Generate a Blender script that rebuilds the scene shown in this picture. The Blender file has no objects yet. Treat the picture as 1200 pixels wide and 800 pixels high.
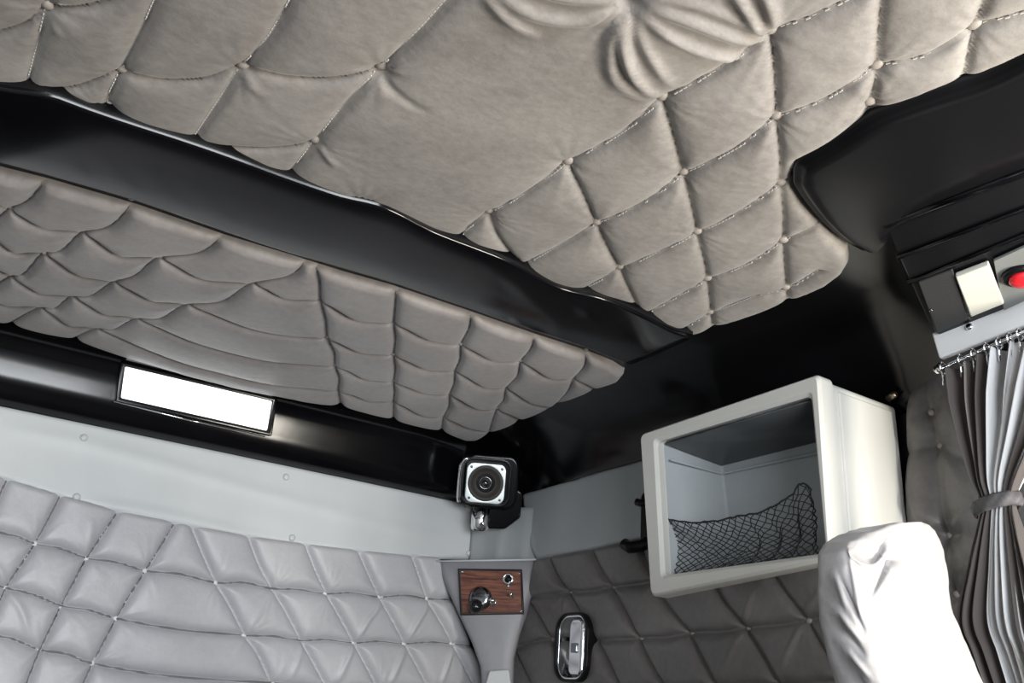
import bpy, bmesh, math
import numpy as np
from mathutils import Vector, Matrix

scene = bpy.context.scene
col = scene.collection
CZ = 1.15                     # height of the camera above the cab floor

# ------------------------------------------------------------------ camera
RC = np.array([[0.81944031, -0.56903449, 0.06868282],
               [0.26476492, 0.26952117, -0.92588222],
               [0.50834744, 0.77689001, 0.37151688]])   # rows: camera right, down, forward
FPX = 1100.0
cam_data = bpy.data.cameras.new('camera')
cam_data.sensor_width = 36.0
cam_data.lens = 36.0 * FPX / 1200.0
cam_data.clip_start = 0.02
cam = bpy.data.objects.new('camera', cam_data)
col.objects.link(cam)
mw = Matrix.Identity(4)
for i in range(3):
    mw[i][0] = RC[0, i]; mw[i][1] = -RC[1, i]; mw[i][2] = -RC[2, i]
mw[2][3] = CZ
cam.matrix_world = mw
scene.camera = cam

# ------------------------------------------------------------------ world, lights, exposure
vs = scene.view_settings
vs.view_transform = 'Standard'; vs.look = 'None'; vs.gamma = 1.0
vs.use_curve_mapping = False
vs.exposure = 0.45
world = bpy.data.worlds.new('world'); scene.world = world
world.use_nodes = True
world.node_tree.nodes['Background'].inputs[0].default_value = (0.80, 0.88, 1.0, 1)
world.node_tree.nodes['Background'].inputs[1].default_value = 0.06

def area(name, loc, target, sx, sy, power, color=(1, 1, 1)):
    l = bpy.data.lights.new(name, 'AREA'); l.shape = 'RECTANGLE'
    l.size = sx; l.size_y = sy; l.energy = power; l.color = color
    o = bpy.data.objects.new(name, l); col.objects.link(o)
    o.location = loc
    o.rotation_euler = (Vector(target) - Vector(loc)).to_track_quat('-Z', 'Y').to_euler()
    return o

# daylight through the windscreen and the two door windows of the cab
area('windscreen_daylight', (0.10, -1.15, CZ + 0.10), (0.40, 2.0, CZ + 0.25), 1.35, 0.65, 39, (0.93, 0.97, 1.0))
area('right_door_daylight', (1.36, -0.16, CZ - 0.04), (0.70, 0.70, CZ + 0.42), 0.5, 0.45, 25, (1.0, 0.94, 0.82))
area('left_door_daylight', (-0.6, -0.45, CZ - 0.45), (0.6, 1.1, CZ + 0.6), 0.6, 0.4, 1.6, (1.0, 0.97, 0.93))

# ------------------------------------------------------------------ helpers
def ray(px, py):
    return RC.T @ np.array([(px - 600) / FPX, (py - 400) / FPX, 1.0])

def hit(px, py, ax, v):
    """the point of the plane axis=v that stands at this place of the photograph"""
    d = ray(px, py); val = v - (CZ if ax == 2 else 0)
    p = d * (val / d[ax]); p[2] += CZ
    return p

def hitp(px, py, pt, n):
    d = ray(px, py); c = np.array([0, 0, CZ]); n = np.array(n, float)
    t = ((np.array(pt) - c) @ n) / (d @ n)
    return c + d * t

def mesh_obj(name, verts, faces, mat, parent=None, smooth=True, uv=None):
    me = bpy.data.meshes.new(name)
    me.from_pydata([tuple(map(float, v)) for v in verts], [], [tuple(map(int, f)) for f in faces])
    if smooth:
        me.polygons.foreach_set('use_smooth', [True] * len(me.polygons))
    me.update()
    o = bpy.data.objects.new(name, me); col.objects.link(o)
    if mat is not None: me.materials.append(mat)
    if parent is not None: o.parent = parent
    if uv is not None:
        l = me.uv_layers.new(name='UVMap')
        idx = np.zeros(len(me.loops), int); me.loops.foreach_get('vertex_index', idx)
        l.data.foreach_set('uv', np.array(uv, float)[idx].ravel())
    return o

def tag(o, label, cat, group=None):
    o['label'] = label; o['category'] = cat
    if group: o['group'] = group
    return o

def thing(name, label, cat, loc=(0, 0, 0), group=None):
    o = bpy.data.objects.new(name, None); col.objects.link(o)
    o.empty_display_size = 0.05
    return tag(o, label, cat, group)

def struct(o):
    o['kind'] = 'structure'; return o

def bm_obj(name, bm, mat, parent=None, smooth=True, bevel=0, seg=2, auto=None):
    me = bpy.data.meshes.new(name)
    bmesh.ops.recalc_face_normals(bm, faces=bm.faces)
    bm.to_mesh(me); bm.free()
    if smooth: me.polygons.foreach_set('use_smooth', [True] * len(me.polygons))
    o = bpy.data.objects.new(name, me); col.objects.link(o)
    me.materials.append(mat)
    if parent is not None: o.parent = parent
    if bevel:
        m = o.modifiers.new('bevel', 'BEVEL'); m.width = bevel; m.segments = seg
        m.limit_method = 'ANGLE'; m.angle_limit = math.radians(35)
        m.harden_normals = False
        w = o.modifiers.new('wn', 'WEIGHTED_NORMAL'); w.keep_sharp = False; w.weight = 80
    return o

def frame(origin, normal, up=(0, 0, 1)):
    n = Vector(normal).normalized(); u = Vector(up)
    x = u.cross(n).normalized(); y = n.cross(x).normalized()
    M = Matrix((x, y, n)).transposed().to_4x4(); M.translation = Vector(origin)
    return M

def prism(pts, z0, z1, M=None, bm=None):
    """closed prism of the polygon pts (2D) from z0 to z1 of frame M"""
    bm = bm or bmesh.new(); M = M or Matrix.Identity(4)
    a = [bm.verts.new(M @ Vector((p[0], p[1], z0))) for p in pts]
    b = [bm.verts.new(M @ Vector((p[0], p[1], z1))) for p in pts]
    n = len(pts)
    bm.faces.new(a[::-1]); bm.faces.new(b)
    for i in range(n):
        bm.faces.new((a[i], a[(i + 1) % n], b[(i + 1) % n], b[i]))
    return bm

def rrect(w, h, r, n=6, cx=0, cy=0):
    pts = []
    for (sx, sy, a0) in ((1, 1, 0), (-1, 1, 90), (-1, -1, 180), (1, -1, 270)):
        for k in range(n + 1):
            a = math.radians(a0 + 90 * k / n)
            pts.append((cx + sx * (w / 2 - r) + r * math.cos(a), cy + sy * (h / 2 - r) + r * math.sin(a)))
    return pts

def ringframe(outer, inner, z0, z1, M, bm=None):
    """frame between two loops with equal counts"""
    bm = bm or bmesh.new(); n = len(outer)
    L = [[bm.verts.new(M @ Vector((p[0], p[1], z))) for p in loop] for loop, z in
         ((outer, z0), (outer, z1), (inner, z1), (inner, z0))]
    for k in range(4):
        A, B = L[k], L[(k + 1) % 4]
        for i in range(n):
            bm.faces.new((A[i], A[(i + 1) % n], B[(i + 1) % n], B[i]))
    return bm

def lathe(prof, M, seg=32, bm=None, closed=True):
    bm = bm or bmesh.new(); rings = []
    for (r, z) in prof:
        if r < 1e-6:
            rings.append([bm.verts.new(M @ Vector((0, 0, z)))])
        else:
            rings.append([bm.verts.new(M @ Vector((r * math.cos(2 * math.pi * i / seg), r * math.sin(2 * math.pi * i / seg), z))) for i in range(seg)])
    for A, B in zip(rings, rings[1:]):
        for i in range(seg):
            j = (i + 1) % seg
            if len(A) == 1 and len(B) == 1: continue
            if len(A) == 1: bm.faces.new((A[0], B[j], B[i]))
            elif len(B) == 1: bm.faces.new((A[i], A[j], B[0]))
            else: bm.faces.new((A[i], A[j], B[j], B[i]))
    return bm

def tube(pts, r, seg=8, bm=None, caps=True):
    bm = bm or bmesh.new()
    P = [Vector(p) for p in pts]; rings = []; up = Vector((0.3, 0.2, 0.93))
    for i, p in enumerate(P):
        t = (P[min(i + 1, len(P) - 1)] - P[max(i - 1, 0)]).normalized()
        a = t.cross(up)
        if a.length < 1e-4: a = t.cross(Vector((1, 0, 0)))
        a.normalize(); b = t.cross(a).normalized()
        rings.append([bm.verts.new(p + a * (r * math.cos(2 * math.pi * k / seg)) + b * (r * math.sin(2 * math.pi * k / seg))) for k in range(seg)])
    for A, B in zip(rings, rings[1:]):
        for k in range(seg):
            bm.faces.new((A[k], A[(k + 1) % seg], B[(k + 1) % seg], B[k]))
    if caps:
        bm.faces.new(rings[0]); bm.faces.new(rings[-1][::-1])
    return bm

# ------------------------------------------------------------------ materials
def newmat(name):
    m = bpy.data.materials.new(name); m.use_nodes = True
    nt = m.node_tree; return m, nt, nt.nodes['Principled BSDF']

def noise(nt, scale, detail=4, rough=0.55, mapping=(1, 1, 1), rot=(0, 0, 0)):
    tc = nt.nodes.new('ShaderNodeTexCoord'); mp = nt.nodes.new('ShaderNodeMapping')
    mp.inputs['Scale'].default_value = mapping; mp.inputs['Rotation'].default_value = rot
    n = nt.nodes.new('ShaderNodeTexNoise')
    n.inputs['Scale'].default_value = scale; n.inputs['Detail'].default_value = detail
    n.inputs['Roughness'].default_value = rough
    nt.links.new(tc.outputs['Object'], mp.inputs['Vector']); nt.links.new(mp.outputs['Vector'], n.inputs['Vector'])
    return n

def ramp(nt, src, stops):
    r = nt.nodes.new('ShaderNodeValToRGB')
    while len(r.color_ramp.elements) < len(stops): r.color_ramp.elements.new(0.5)
    for e, (p, c) in zip(r.color_ramp.elements, stops):
        e.position = p; e.color = (*c, 1)
    nt.links.new(src, r.inputs['Fac']); return r

def simple(name, color, rough=0.5, metal=0.0, bump=0.0, bscale=300, coat=0, spec=0.5, var=0.08, vscale=12):
    m, nt, b = newmat(name)
    b.inputs['Roughness'].default_value = rough; b.inputs['Metallic'].default_value = metal
    b.inputs['Coat Weight'].default_value = coat; b.inputs['Specular IOR Level'].default_value = spec
    n = noise(nt, vscale, 5)
    lo = tuple(c * (1 - var) for c in color); hi = tuple(min(1, c * (1 + var)) for c in color)
    r = ramp(nt, n.outputs['Fac'], [(0.3, lo), (0.7, hi)])
    nt.links.new(r.outputs['Color'], b.inputs['Base Color'])
    if bump:
        n2 = noise(nt, bscale, 3)
        bp = nt.nodes.new('ShaderNodeBump'); bp.inputs['Strength'].default_value = bump; bp.inputs['Distance'].default_value = 0.001
        nt.links.new(n2.outputs['Fac'], bp.inputs['Height']); nt.links.new(bp.outputs['Normal'], b.inputs['Normal'])
    return m

def suede(name, lo, hi, rough=0.62, spec=0.35, sheen=0.25, streak=(1, 1, 1), rot=(0, 0, 0)):
    """brushed plush: large soft patches, fine nap, faint bump"""
    m, nt, b = newmat(name)
    n1 = noise(nt, 5.5, 6, 0.62, streak, rot); n2 = noise(nt, 70, 5, 0.7, streak, rot)
    mx = nt.nodes.new('ShaderNodeMath'); mx.operation = 'MULTIPLY_ADD'
    mx.inputs[1].default_value = 0.38; nt.links.new(n2.outputs['Fac'], mx.inputs[0])
    m2 = nt.nodes.new('ShaderNodeMath'); m2.operation = 'MULTIPLY'; m2.inputs[1].default_value = 0.62
    nt.links.new(n1.outputs['Fac'], m2.inputs[0]); nt.links.new(m2.outputs[0], mx.inputs[2])
    r = ramp(nt, mx.outputs[0], [(0.38, lo), (0.62, hi)])
    nt.links.new(r.outputs['Color'], b.inputs['Base Color'])
    b.inputs['Roughness'].default_value = rough; b.inputs['Specular IOR Level'].default_value = spec
    b.inputs['Sheen Weight'].default_value = sheen; b.inputs['Sheen Roughness'].default_value = 0.4
    bp = nt.nodes.new('ShaderNodeBump'); bp.inputs['Strength'].default_value = 0.35; bp.inputs['Distance'].default_value = 0.0012
    n3 = noise(nt, 160, 4, 0.6)
    nt.links.new(n3.outputs['Fac'], bp.inputs['Height']); nt.links.new(bp.outputs['Normal'], b.inputs['Normal'])
    return m

M_FRONT = suede('taupe_plush', (0.195, 0.177, 0.165), (0.31, 0.287, 0.268), streak=(1, 1.5, 1), rot=(0, 0, 0.6))
M_REAR = suede('grey_plush', (0.24, 0.22, 0.218), (0.325, 0.302, 0.30), rough=0.45, spec=0.4)
M_BACK = suede('silver_vinyl', (0.48, 0.48, 0.51), (0.55, 0.55, 0.58), rough=0.42, spec=0.6, sheen=0.0)
M_SIDE = suede('shade_darkened_vinyl', (0.12, 0.112, 0.112), (0.17, 0.16, 0.157), rough=0.38, spec=0.5, sheen=0.1)  # darker copy of the quilt vinyl, with the side wall's shade in its colour
M_BTN = simple('button_plush', (0.33, 0.295, 0.27), 0.55)
M_BTN_D = simple('button_grey', (0.33, 0.30, 0.29), 0.45)
M_BTN_L = simple('button_vinyl', (0.82, 0.80, 0.80), 0.35)
M_THREAD = simple('pale_thread', (0.50, 0.48, 0.45), 0.6)
M_SEAM_SHADE = simple('dark_seam_shade', (0.18, 0.17, 0.175), 0.6)  # dark grey of the tubes that put crease shade into the seams
M_BLACK = simple('black_gloss_shell', (0.003, 0.003, 0.004), 0.16, bump=0.25, bscale=9, spec=0.38, var=0.3)
M_BLACK2 = simple('black_satin_plastic', (0.006, 0.006, 0.007), 0.32, bump=0.2, bscale=250, spec=0.22)
M_FAIR = simple('satin_black_moulding', (0.005, 0.005, 0.006), 0.32, bump=0.3, bscale=14, spec=0.28)
M_CHAR = simple('charcoal_plastic', (0.035, 0.034, 0.036), 0.5, bump=0.3, bscale=400)
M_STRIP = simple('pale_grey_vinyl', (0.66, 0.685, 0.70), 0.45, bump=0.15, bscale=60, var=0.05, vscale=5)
M_STRIPR = simple('shaded_strip_vinyl', (0.36, 0.385, 0.40), 0.5, bump=0.15, bscale=60, var=0.05, vscale=5)  # strip vinyl again, darkened to carry the shade of the side wall
M_CORNER = simple('lavender_grey_vinyl', (0.34, 0.34, 0.37), 0.45, bump=0.2, bscale=60)
M_CHROME = simple('chrome', (0.85, 0.87, 0.9), 0.08, 1.0, var=0.02)
M_DCHROME = simple('dark_chrome', (0.22, 0.23, 0.25), 0.15, 1.0, var=0.05)
M_SATIN = simple('satin_silver', (0.75, 0.80, 0.80), 0.35, 0.6)
M_BRASS = simple('aged_brass', (0.55, 0.45, 0.32), 0.3, 1.0)
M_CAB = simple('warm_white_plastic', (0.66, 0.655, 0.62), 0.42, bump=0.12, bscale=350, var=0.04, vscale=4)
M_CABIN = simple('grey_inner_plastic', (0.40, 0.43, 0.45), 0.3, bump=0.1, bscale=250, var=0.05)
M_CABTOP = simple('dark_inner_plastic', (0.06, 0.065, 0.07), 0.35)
M_NET = simple('black_elastic_net', (0.02, 0.02, 0.024), 0.6)
M_TRIM = simple('white_painted_trim', (0.88, 0.89, 0.91), 0.35, var=0.03)
M_CREAM = simple('cream_switch', (0.70, 0.69, 0.62), 0.4)
M_GPLATE = simple('grey_switch_plate', (0.20, 0.21, 0.21), 0.45)
M_RED = simple('red_lens', (0.75, 0.02, 0.03), 0.25)
M_SEAT = suede('pale_grey_seat_cloth', (0.30, 0.29, 0.295), (0.36, 0.35, 0.36), rough=0.5, spec=0.4, sheen=0.3)
M_FLOOR = simple('dark_cab_carpet', (0.09, 0.085, 0.08), 0.9, bump=0.6, bscale=500)
M_PLATEB = simple('dark_wood_base', (0.03, 0.02, 0.02), 0.5)

def wood():
    m, nt, b = newmat('walnut_veneer')
    n = noise(nt, 16, 6, 0.6, (1, 1, 12)); w = noise(nt, 120, 3, 0.5, (0.6, 0.6, 10))
    mx = nt.nodes.new('ShaderNodeMath'); mx.operation = 'MULTIPLY_ADD'; mx.inputs[1].default_value = 0.3
    nt.links.new(w.outputs['Fac'], mx.inputs[0]); nt.links.new(n.outputs['Fac'], mx.inputs[2])
    r = ramp(nt, mx.outputs[0], [(0.48, (0.035, 0.012, 0.009)), (0.63, (0.15, 0.05, 0.032)), (0.8, (0.27, 0.10, 0.06))])
    nt.links.new(r.outputs['Color'], b.inputs['Base Color']); b.inputs['Roughness'].default_value = 0.35
    return m
M_WOOD = wood()

def glow(name, color, s):
    m, nt, b = newmat(name)
    b.inputs['Base Color'].default_value = (0.9, 0.9, 0.9, 1)
    b.inputs['Emission Color'].default_value = (*color, 1); b.inputs['Emission Strength'].default_value = s
    return m
M_LAMP = glow('lit_lamp_lens', (0.95, 0.98, 1.0), 1.3)

def curtain_mat():
    m, nt, b = newmat('striped_curtain_cloth')
    uv = nt.nodes.new('ShaderNodeUVMap'); sp = nt.nodes.new('ShaderNodeSeparateXYZ')
    nt.links.new(uv.outputs['UV'], sp.inputs['Vector'])
    dk = (0.15, 0.13, 0.125); lt = (0.92, 0.93, 0.95); md = (0.45, 0.41, 0.39)
    r = ramp(nt, sp.outputs['X'], [(0.0, md), (.045, dk), (.15, md), (.20, dk), (.34, lt), (.46, dk), (.51, lt), (.60, md), (.64, lt), (.73, dk), (.80, lt), (.84, dk), (.88, lt), (.93, dk)])
    r.color_ramp.interpolation = 'CONSTANT'
    nt.links.new(r.outputs['Color'], b.inputs['Base Color'])
    b.inputs['Roughness'].default_value = 0.75
    b.inputs['Sheen Weight'].default_value = 0.2
    tr_ = nt.nodes.new('ShaderNodeBsdfTranslucent'); mix = nt.nodes.new('ShaderNodeMixShader'); mix.inputs[0].default_value = 0.35
    nt.links.new(r.outputs['Color'], tr_.inputs['Color']); out = nt.nodes['Material Output']
    nt.links.new(b.outputs[0], mix.inputs[1]); nt.links.new(tr_.outputs[0], mix.inputs[2]); nt.links.new(mix.outputs[0], out.inputs['Surface'])
    return m
M_CURT = curtain_mat()

# ------------------------------------------------------------------ padded surfaces
AX = {'ceil': (2, (0, 1), -1), 'back': (1, (0, 2), -1), 'right': (0, (1, 2), -1)}

def smoothpoly(pts, n=6):
    """Catmull-Rom through 2D points"""
    P = np.array(pts, float)
    if len(P) < 3: return P
    Q = np.vstack([2 * P[0] - P[1], P, 2 * P[-1] - P[-2]]); out = []
    for i in range(1, len(Q) - 2):
        for k in range(n):
            t = k / n
            out.append(0.5 * ((2 * Q[i]) + (-Q[i-1] + Q[i+1]) * t + (2*Q[i-1] - 5*Q[i] + 4*Q[i+1] - Q[i+2]) * t*t + (-Q[i-1] + 3*Q[i] - 3*Q[i+1] + Q[i+2]) * t**3))
    out.append(P[-1]); return np.array(out)

def segdist(G, L, closed=False):
    """distance of points G to polyline L, and the position along it 0..1, and the nearest point"""
    A = L; B = np.roll(L, -1, 0)
    if not closed: A, B = A[:-1], B[:-1]
    best = np.full(len(G), 1e9); tt = np.zeros(len(G)); near = np.zeros_like(G); n = len(A)
    for i in range(n):
        ab = B[i] - A[i]; l2 = max(ab @ ab, 1e-12)
        t = np.clip(((G - A[i]) @ ab) / l2, 0, 1); q = A[i] + t[:, None] * ab
        d = np.hypot(*(G - q).T); m = d < best
        best[m] = d[m]; tt[m] = (i + t[m]) / n; near[m] = q[m]
    return best, tt, near

def inside(G, L):
    c = np.zeros(len(G), bool); x, y = G[:, 0], G[:, 1]
    for (x1, y1), (x2, y2) in zip(L, np.roll(L, -1, 0)):
        m = ((y1 > y) != (y2 > y))
        with np.errstate(divide='ignore', invalid='ignore'):
            xi = (x2 - x1) * (y - y1) / (y2 - y1) + x1
        c ^= m & (x < xi)
    return c

class Pad:
    def __init__(s, kind, base, feat):
        s.kind = kind; s.ax, s.uv, s.sg = AX[kind]; s.base = base; s.feat = feat
    def f(s, px, py, v=None):
        p = hit(px, py, s.ax, s.feat if v is None else v); return p[[s.uv[0], s.uv[1]]]
    def b(s, px, py): return s.f(px, py, s.base)
    def line(s, pts, n=6): return smoothpoly([s.f(*p) for p in pts], n)
    def world(s, g, h):
        P = np.zeros((len(g), 3)); P[:, s.uv[0]] = g[:, 0]; P[:, s.uv[1]] = g[:, 1]
        P[:, s.ax] = s.base + s.sg * h; return P

def pad_mesh(pad, name, outline, seams, buttons, mat, parent, T=0.018, A=0.011, sd=0.018, re=0.018,
             step=0.005, folds=(), wrinkle=0.0012, bd=0.006, br=0.012, nz=0.0012, seed=0, rim=-0.004, gd=0.003, gw=0.0035):
    O = np.array(outline, float)
    lo, hi = O.min(0) - step, O.max(0) + step
    nx, ny = (np.ceil((hi - lo) / step)).astype(int) + 1
    gx, gy = np.meshgrid(lo[0] + np.arange(nx) * step, lo[1] + np.arange(ny) * step, indexing='ij')
    G = np.stack([gx.ravel(), gy.ravel()], 1)
    ins = inside(G, O); d, _, near = segdist(G, O, True)
    cell = ins.reshape(nx, ny)
    anyin = cell[:-1, :-1] | cell[1:, :-1] | cell[:-1, 1:] | cell[1:, 1:]
    used = np.zeros((nx, ny), bool)
    for a in (0, 1):
        for b in (0, 1): used[a:nx-1+a, b:ny-1+b] |= anyin
    used = used.ravel()
    snap = used & ~ins; G[snap] = near[snap]; d[~ins] = 0
    idx = np.full(nx * ny, -1); idx[used] = np.arange(used.sum())
    G = G[used]; d = d[used]; snap = snap[used]
    h = np.full(len(G), T - A)
    ds = np.full(len(G), 1.0)
    for L in seams:
        q, _, _ = segdist(G, L); ds = np.minimum(ds, q)
    h += A * (1 - np.exp(-(ds / sd) ** 0.9)) if len(seams) else A
    rng = np.random.default_rng(seed)
    x, y = G.T
    for k in range(7):
        a = rng.uniform(0, 6.28); w = rng.uniform(12, 45); ph = rng.uniform(0, 6.28)
        h += nz * 0.35 * np.sin((x * math.cos(a) + y * math.sin(a)) * w + ph) * np.minimum(1, ds / 0.02)
    for (bx, by, dep) in buttons:
        r = np.hypot(x - bx, y - by); th = np.arctan2(y - by, x - bx)
        h -= bd * dep * np.exp(-(r / br) ** 1.3)
        nfo = rng.integers(7, 11); ph = rng.uniform(0, 6.28)
        wv = np.sin(nfo * th + ph + 6 * np.sin(th * 2 + ph)) * np.minimum(r / 0.012, 1)
        h += wrinkle * dep * wv * np.exp(-r / 0.028)
    for (L, amp, wd) in folds:
        q, t, _ = segdist(G, L)
        h += amp * np.exp(-(q / wd) ** 2) * np.sin(np.clip(t, 0.0, 1) * math.pi) ** 0.6
    h -= gd * np.exp(-ds / gw)
    e = np.clip(d / re, 0, 1)
    h = h * np.sqrt(np.clip(1 - (1 - e) ** 2, 0, 1))
    h[snap] = rim
    V = pad.world(G, h)
    I, J = np.nonzero(anyin)
    f = np.stack([idx[I * ny + J], idx[(I + 1) * ny + J], idx[(I + 1) * ny + J + 1], idx[I * ny + J + 1]], 1)
    c = V[f[0]]; nrm = np.cross(c[1] - c[0], c[2] - c[0])
    big = f[len(f) // 2]; c = V[big]; nrm = np.cross(c[2] - c[0], c[3] - c[1])
    if nrm[pad.ax] * pad.sg < 0: f = f[:, ::-1]
    pad.G, pad.H = G, h
    return mesh_obj(name, V, f, mat, parent)

def height_at(pad, g):
    i = np.argmin(((pad.G - g) ** 2).sum(1)); return pad.H[i]

BTN_MESH = {}
def pad_buttons(pad, spots, parent, mat, r=0.0065, name='button'):
    key = (mat.name, r)
    if key not in BTN_MESH:
        bm = lathe([(0, -0.3 * r), (r * .9, -0.3 * r), (r, 0), (r * .93, .28 * r), (r * .7, .5 * r), (r * .35, .62 * r), (0, .66 * r)], Matrix.Identity(4), 18)
        o = bm_obj(name, bm, mat); BTN_MESH[key] = o.data; bpy.data.objects.remove(o)
    n = Vector((0, 0, 0)); n[pad.ax] = pad.sg
    for (bx, by, dep) in spots:
        h = height_at(pad, np.array([bx, by]))
        p = pad.world(np.array([[bx, by]]), np.array([h]))[0]
        o = bpy.data.objects.new(name, BTN_MESH[key]); col.objects.link(o)
        o.matrix_world = frame(Vector(p) + n * 0.0015, n, (0.3, 0.8, 0.5))
        o.parent = parent

def stitches(pad, lines, parent, mat, pitch=0.006, w=0.0011, off=0.0016):
    """one row of short thread stitches beside each seam"""
    V = []; F = []
    for L in lines:
        seg = np.hypot(*np.diff(L, axis=0).T); s = np.r_[0, np.cumsum(seg)]
        for t in np.arange(pitch, s[-1], pitch):
            P = np.array([np.interp(t + k, s, L[:, 0]) for k in (-.32 * pitch, .32 * pitch)])
            Q = np.array([np.interp(t + k, s, L[:, 1]) for k in (-.32 * pitch, .32 * pitch)])
            a = np.array([P[0], Q[0]]); b = np.array([P[1], Q[1]]); dd = b - a
            nn = np.array([-dd[1], dd[0]]) / (np.hypot(*dd) + 1e-9)
            a = a + nn * off; b = b + nn * off
            i = np.argmin(((pad.G - (a + b) / 2) ** 2).sum(1))
            if ((pad.G[i] - (a + b) / 2) ** 2).sum() > 0.0001 or pad.H[i] < 0.002: continue
            h = pad.H[i] + 0.0006; k0 = len(V)
            g = np.array([a - nn * w * .5, b - nn * w * .5, b + nn * w * .5, a + nn * w * .5])
            V += list(pad.world(g, np.full(4, h))) + list(pad.world(g, np.full(4, h - 0.0015)))
            F += [(k0, k0+1, k0+2, k0+3), (k0+7, k0+6, k0+5, k0+4), (k0, k0+4, k0+5, k0+1), (k0+1, k0+5, k0+6, k0+2), (k0+2, k0+6, k0+7, k0+3), (k0+3, k0+7, k0+4, k0)]
    return mesh_obj('seam_stitching', V, F, mat, parent, smooth=False)

def seam_shade(pad, lines, parent, mat, r=0.0012, up=0.0006):
    """thin dark tubes laid in the seams of one pad as crease shade"""
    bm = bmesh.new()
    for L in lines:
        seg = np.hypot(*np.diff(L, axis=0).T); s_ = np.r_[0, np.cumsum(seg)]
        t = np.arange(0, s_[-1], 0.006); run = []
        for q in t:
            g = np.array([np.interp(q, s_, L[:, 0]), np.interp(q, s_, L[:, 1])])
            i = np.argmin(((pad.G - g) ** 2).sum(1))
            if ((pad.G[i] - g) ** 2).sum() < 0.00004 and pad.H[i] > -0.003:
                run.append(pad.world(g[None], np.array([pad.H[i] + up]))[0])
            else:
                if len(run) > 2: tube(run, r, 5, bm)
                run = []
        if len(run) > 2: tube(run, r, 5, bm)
    return bm_obj('seam_shade_tube', bm, mat, parent)

# ------------------------------------------------------------------ the shell of the cab (structure)
D, W, XL = 2.0, 1.32, -0.34
ZS = CZ + 0.616
YF = -1.3
def slab(name, x0, x1, y0, y1, z0, z1, mat):
    bm = bmesh.new(); bmesh.ops.create_cube(bm, size=1)
    for v in bm.verts: v.co = Vector((x0 + (v.co.x + .5) * (x1 - x0), y0 + (v.co.y + .5) * (y1 - y0), z0 + (v.co.z + .5) * (z1 - z0)))
    return struct(bm_obj(name, bm, mat, smooth=False))
slab('wall_back', XL - .05, W + .05, D + 0.004, D + .05, 0, CZ + .66, M_BLACK2)
slab('wall_right', W + 0.004, W + .05, 0.1, D + .05, 0, CZ + .66, M_BLACK2)
slab('wall_left', XL - .05, XL, 0.1, D + .05, 0, CZ + .66, M_STRIPR)
slab('floor', XL - .05, W + .05, YF, D + .05, -0.04, 0, M_FLOOR)

def make_ceiling():
    """flat shell in the middle, swept cove down to the walls at the back and sides"""
    # (inset from right/left wall, z) and (inset from back wall, z)
    side = [(0.215, .616), (0.17, .614), (0.13, .606), (0.09, .592), (0.055, .574), (0.03, .556), (0.012, .538), (0.0, .522), (-0.004, .50)]
    back = [(0.100, .616), (0.078, .614), (0.064, .604), (0.055, .584), (0.049, .564), (0.0435, .541), (0.037, .512), (0.022, .496), (-0.004, .485)]
    rings = []
    for (rs, zs), (rb, zb) in zip(side, back):
        R = 0.10 + 0.25 * rs; ring = []
        xr, xl, yb = W - rs, XL + rs, D - rb
        for y in np.linspace(YF * 0 - 0.1, yb - R, 10): ring.append((xr, y, zs))
        for k in range(1, 12):
            a = math.pi / 2 * k / 12; t = k / 12
            ring.append((xr - R + R * math.cos(a), yb - R + R * math.sin(a), zs * (1 - t) + zb * t))
        for x in np.linspace(xr - R, xl + R, 30): ring.append((x, yb, zb))
        for k in range(1, 12):
            a = math.pi / 2 * (1 + k / 12); t = k / 12
            ring.append((xl + R + R * math.cos(a), yb - R + R * math.sin(a), zb * (1 - t) + zs * t))
        for y in np.linspace(yb - R, -0.1, 10): ring.append((xl, y, zs))
        rings.append(ring)
    n = len(rings[0]); V = [(p[0], p[1], p[2] + CZ) for r in rings for p in r]; F = []
    for k in range(len(rings) - 1):
        for i in range(n - 1):
            F.append((k*n+i, k*n+i+1, (k+1)*n+i+1, (k+1)*n+i))
    F.append(tuple(range(n)))
    o = mesh_obj('ceiling', V, F, M_BLACK)
    m = o.modifiers.new('solid', 'SOLIDIFY'); m.thickness = 0.02
    bmx = bmesh.new(); bmx.from_mesh(o.data); bmesh.ops.recalc_face_normals(bmx, faces=bmx.faces)
    bmx.faces.ensure_lookup_table()
    if bmx.faces[-1].normal.z > 0: bmesh.ops.reverse_faces(bmx, faces=bmx.faces)
    bmx.to_mesh(o.data); bmx.free(); m.offset = -1
    return struct(o)
make_ceiling()

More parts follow.
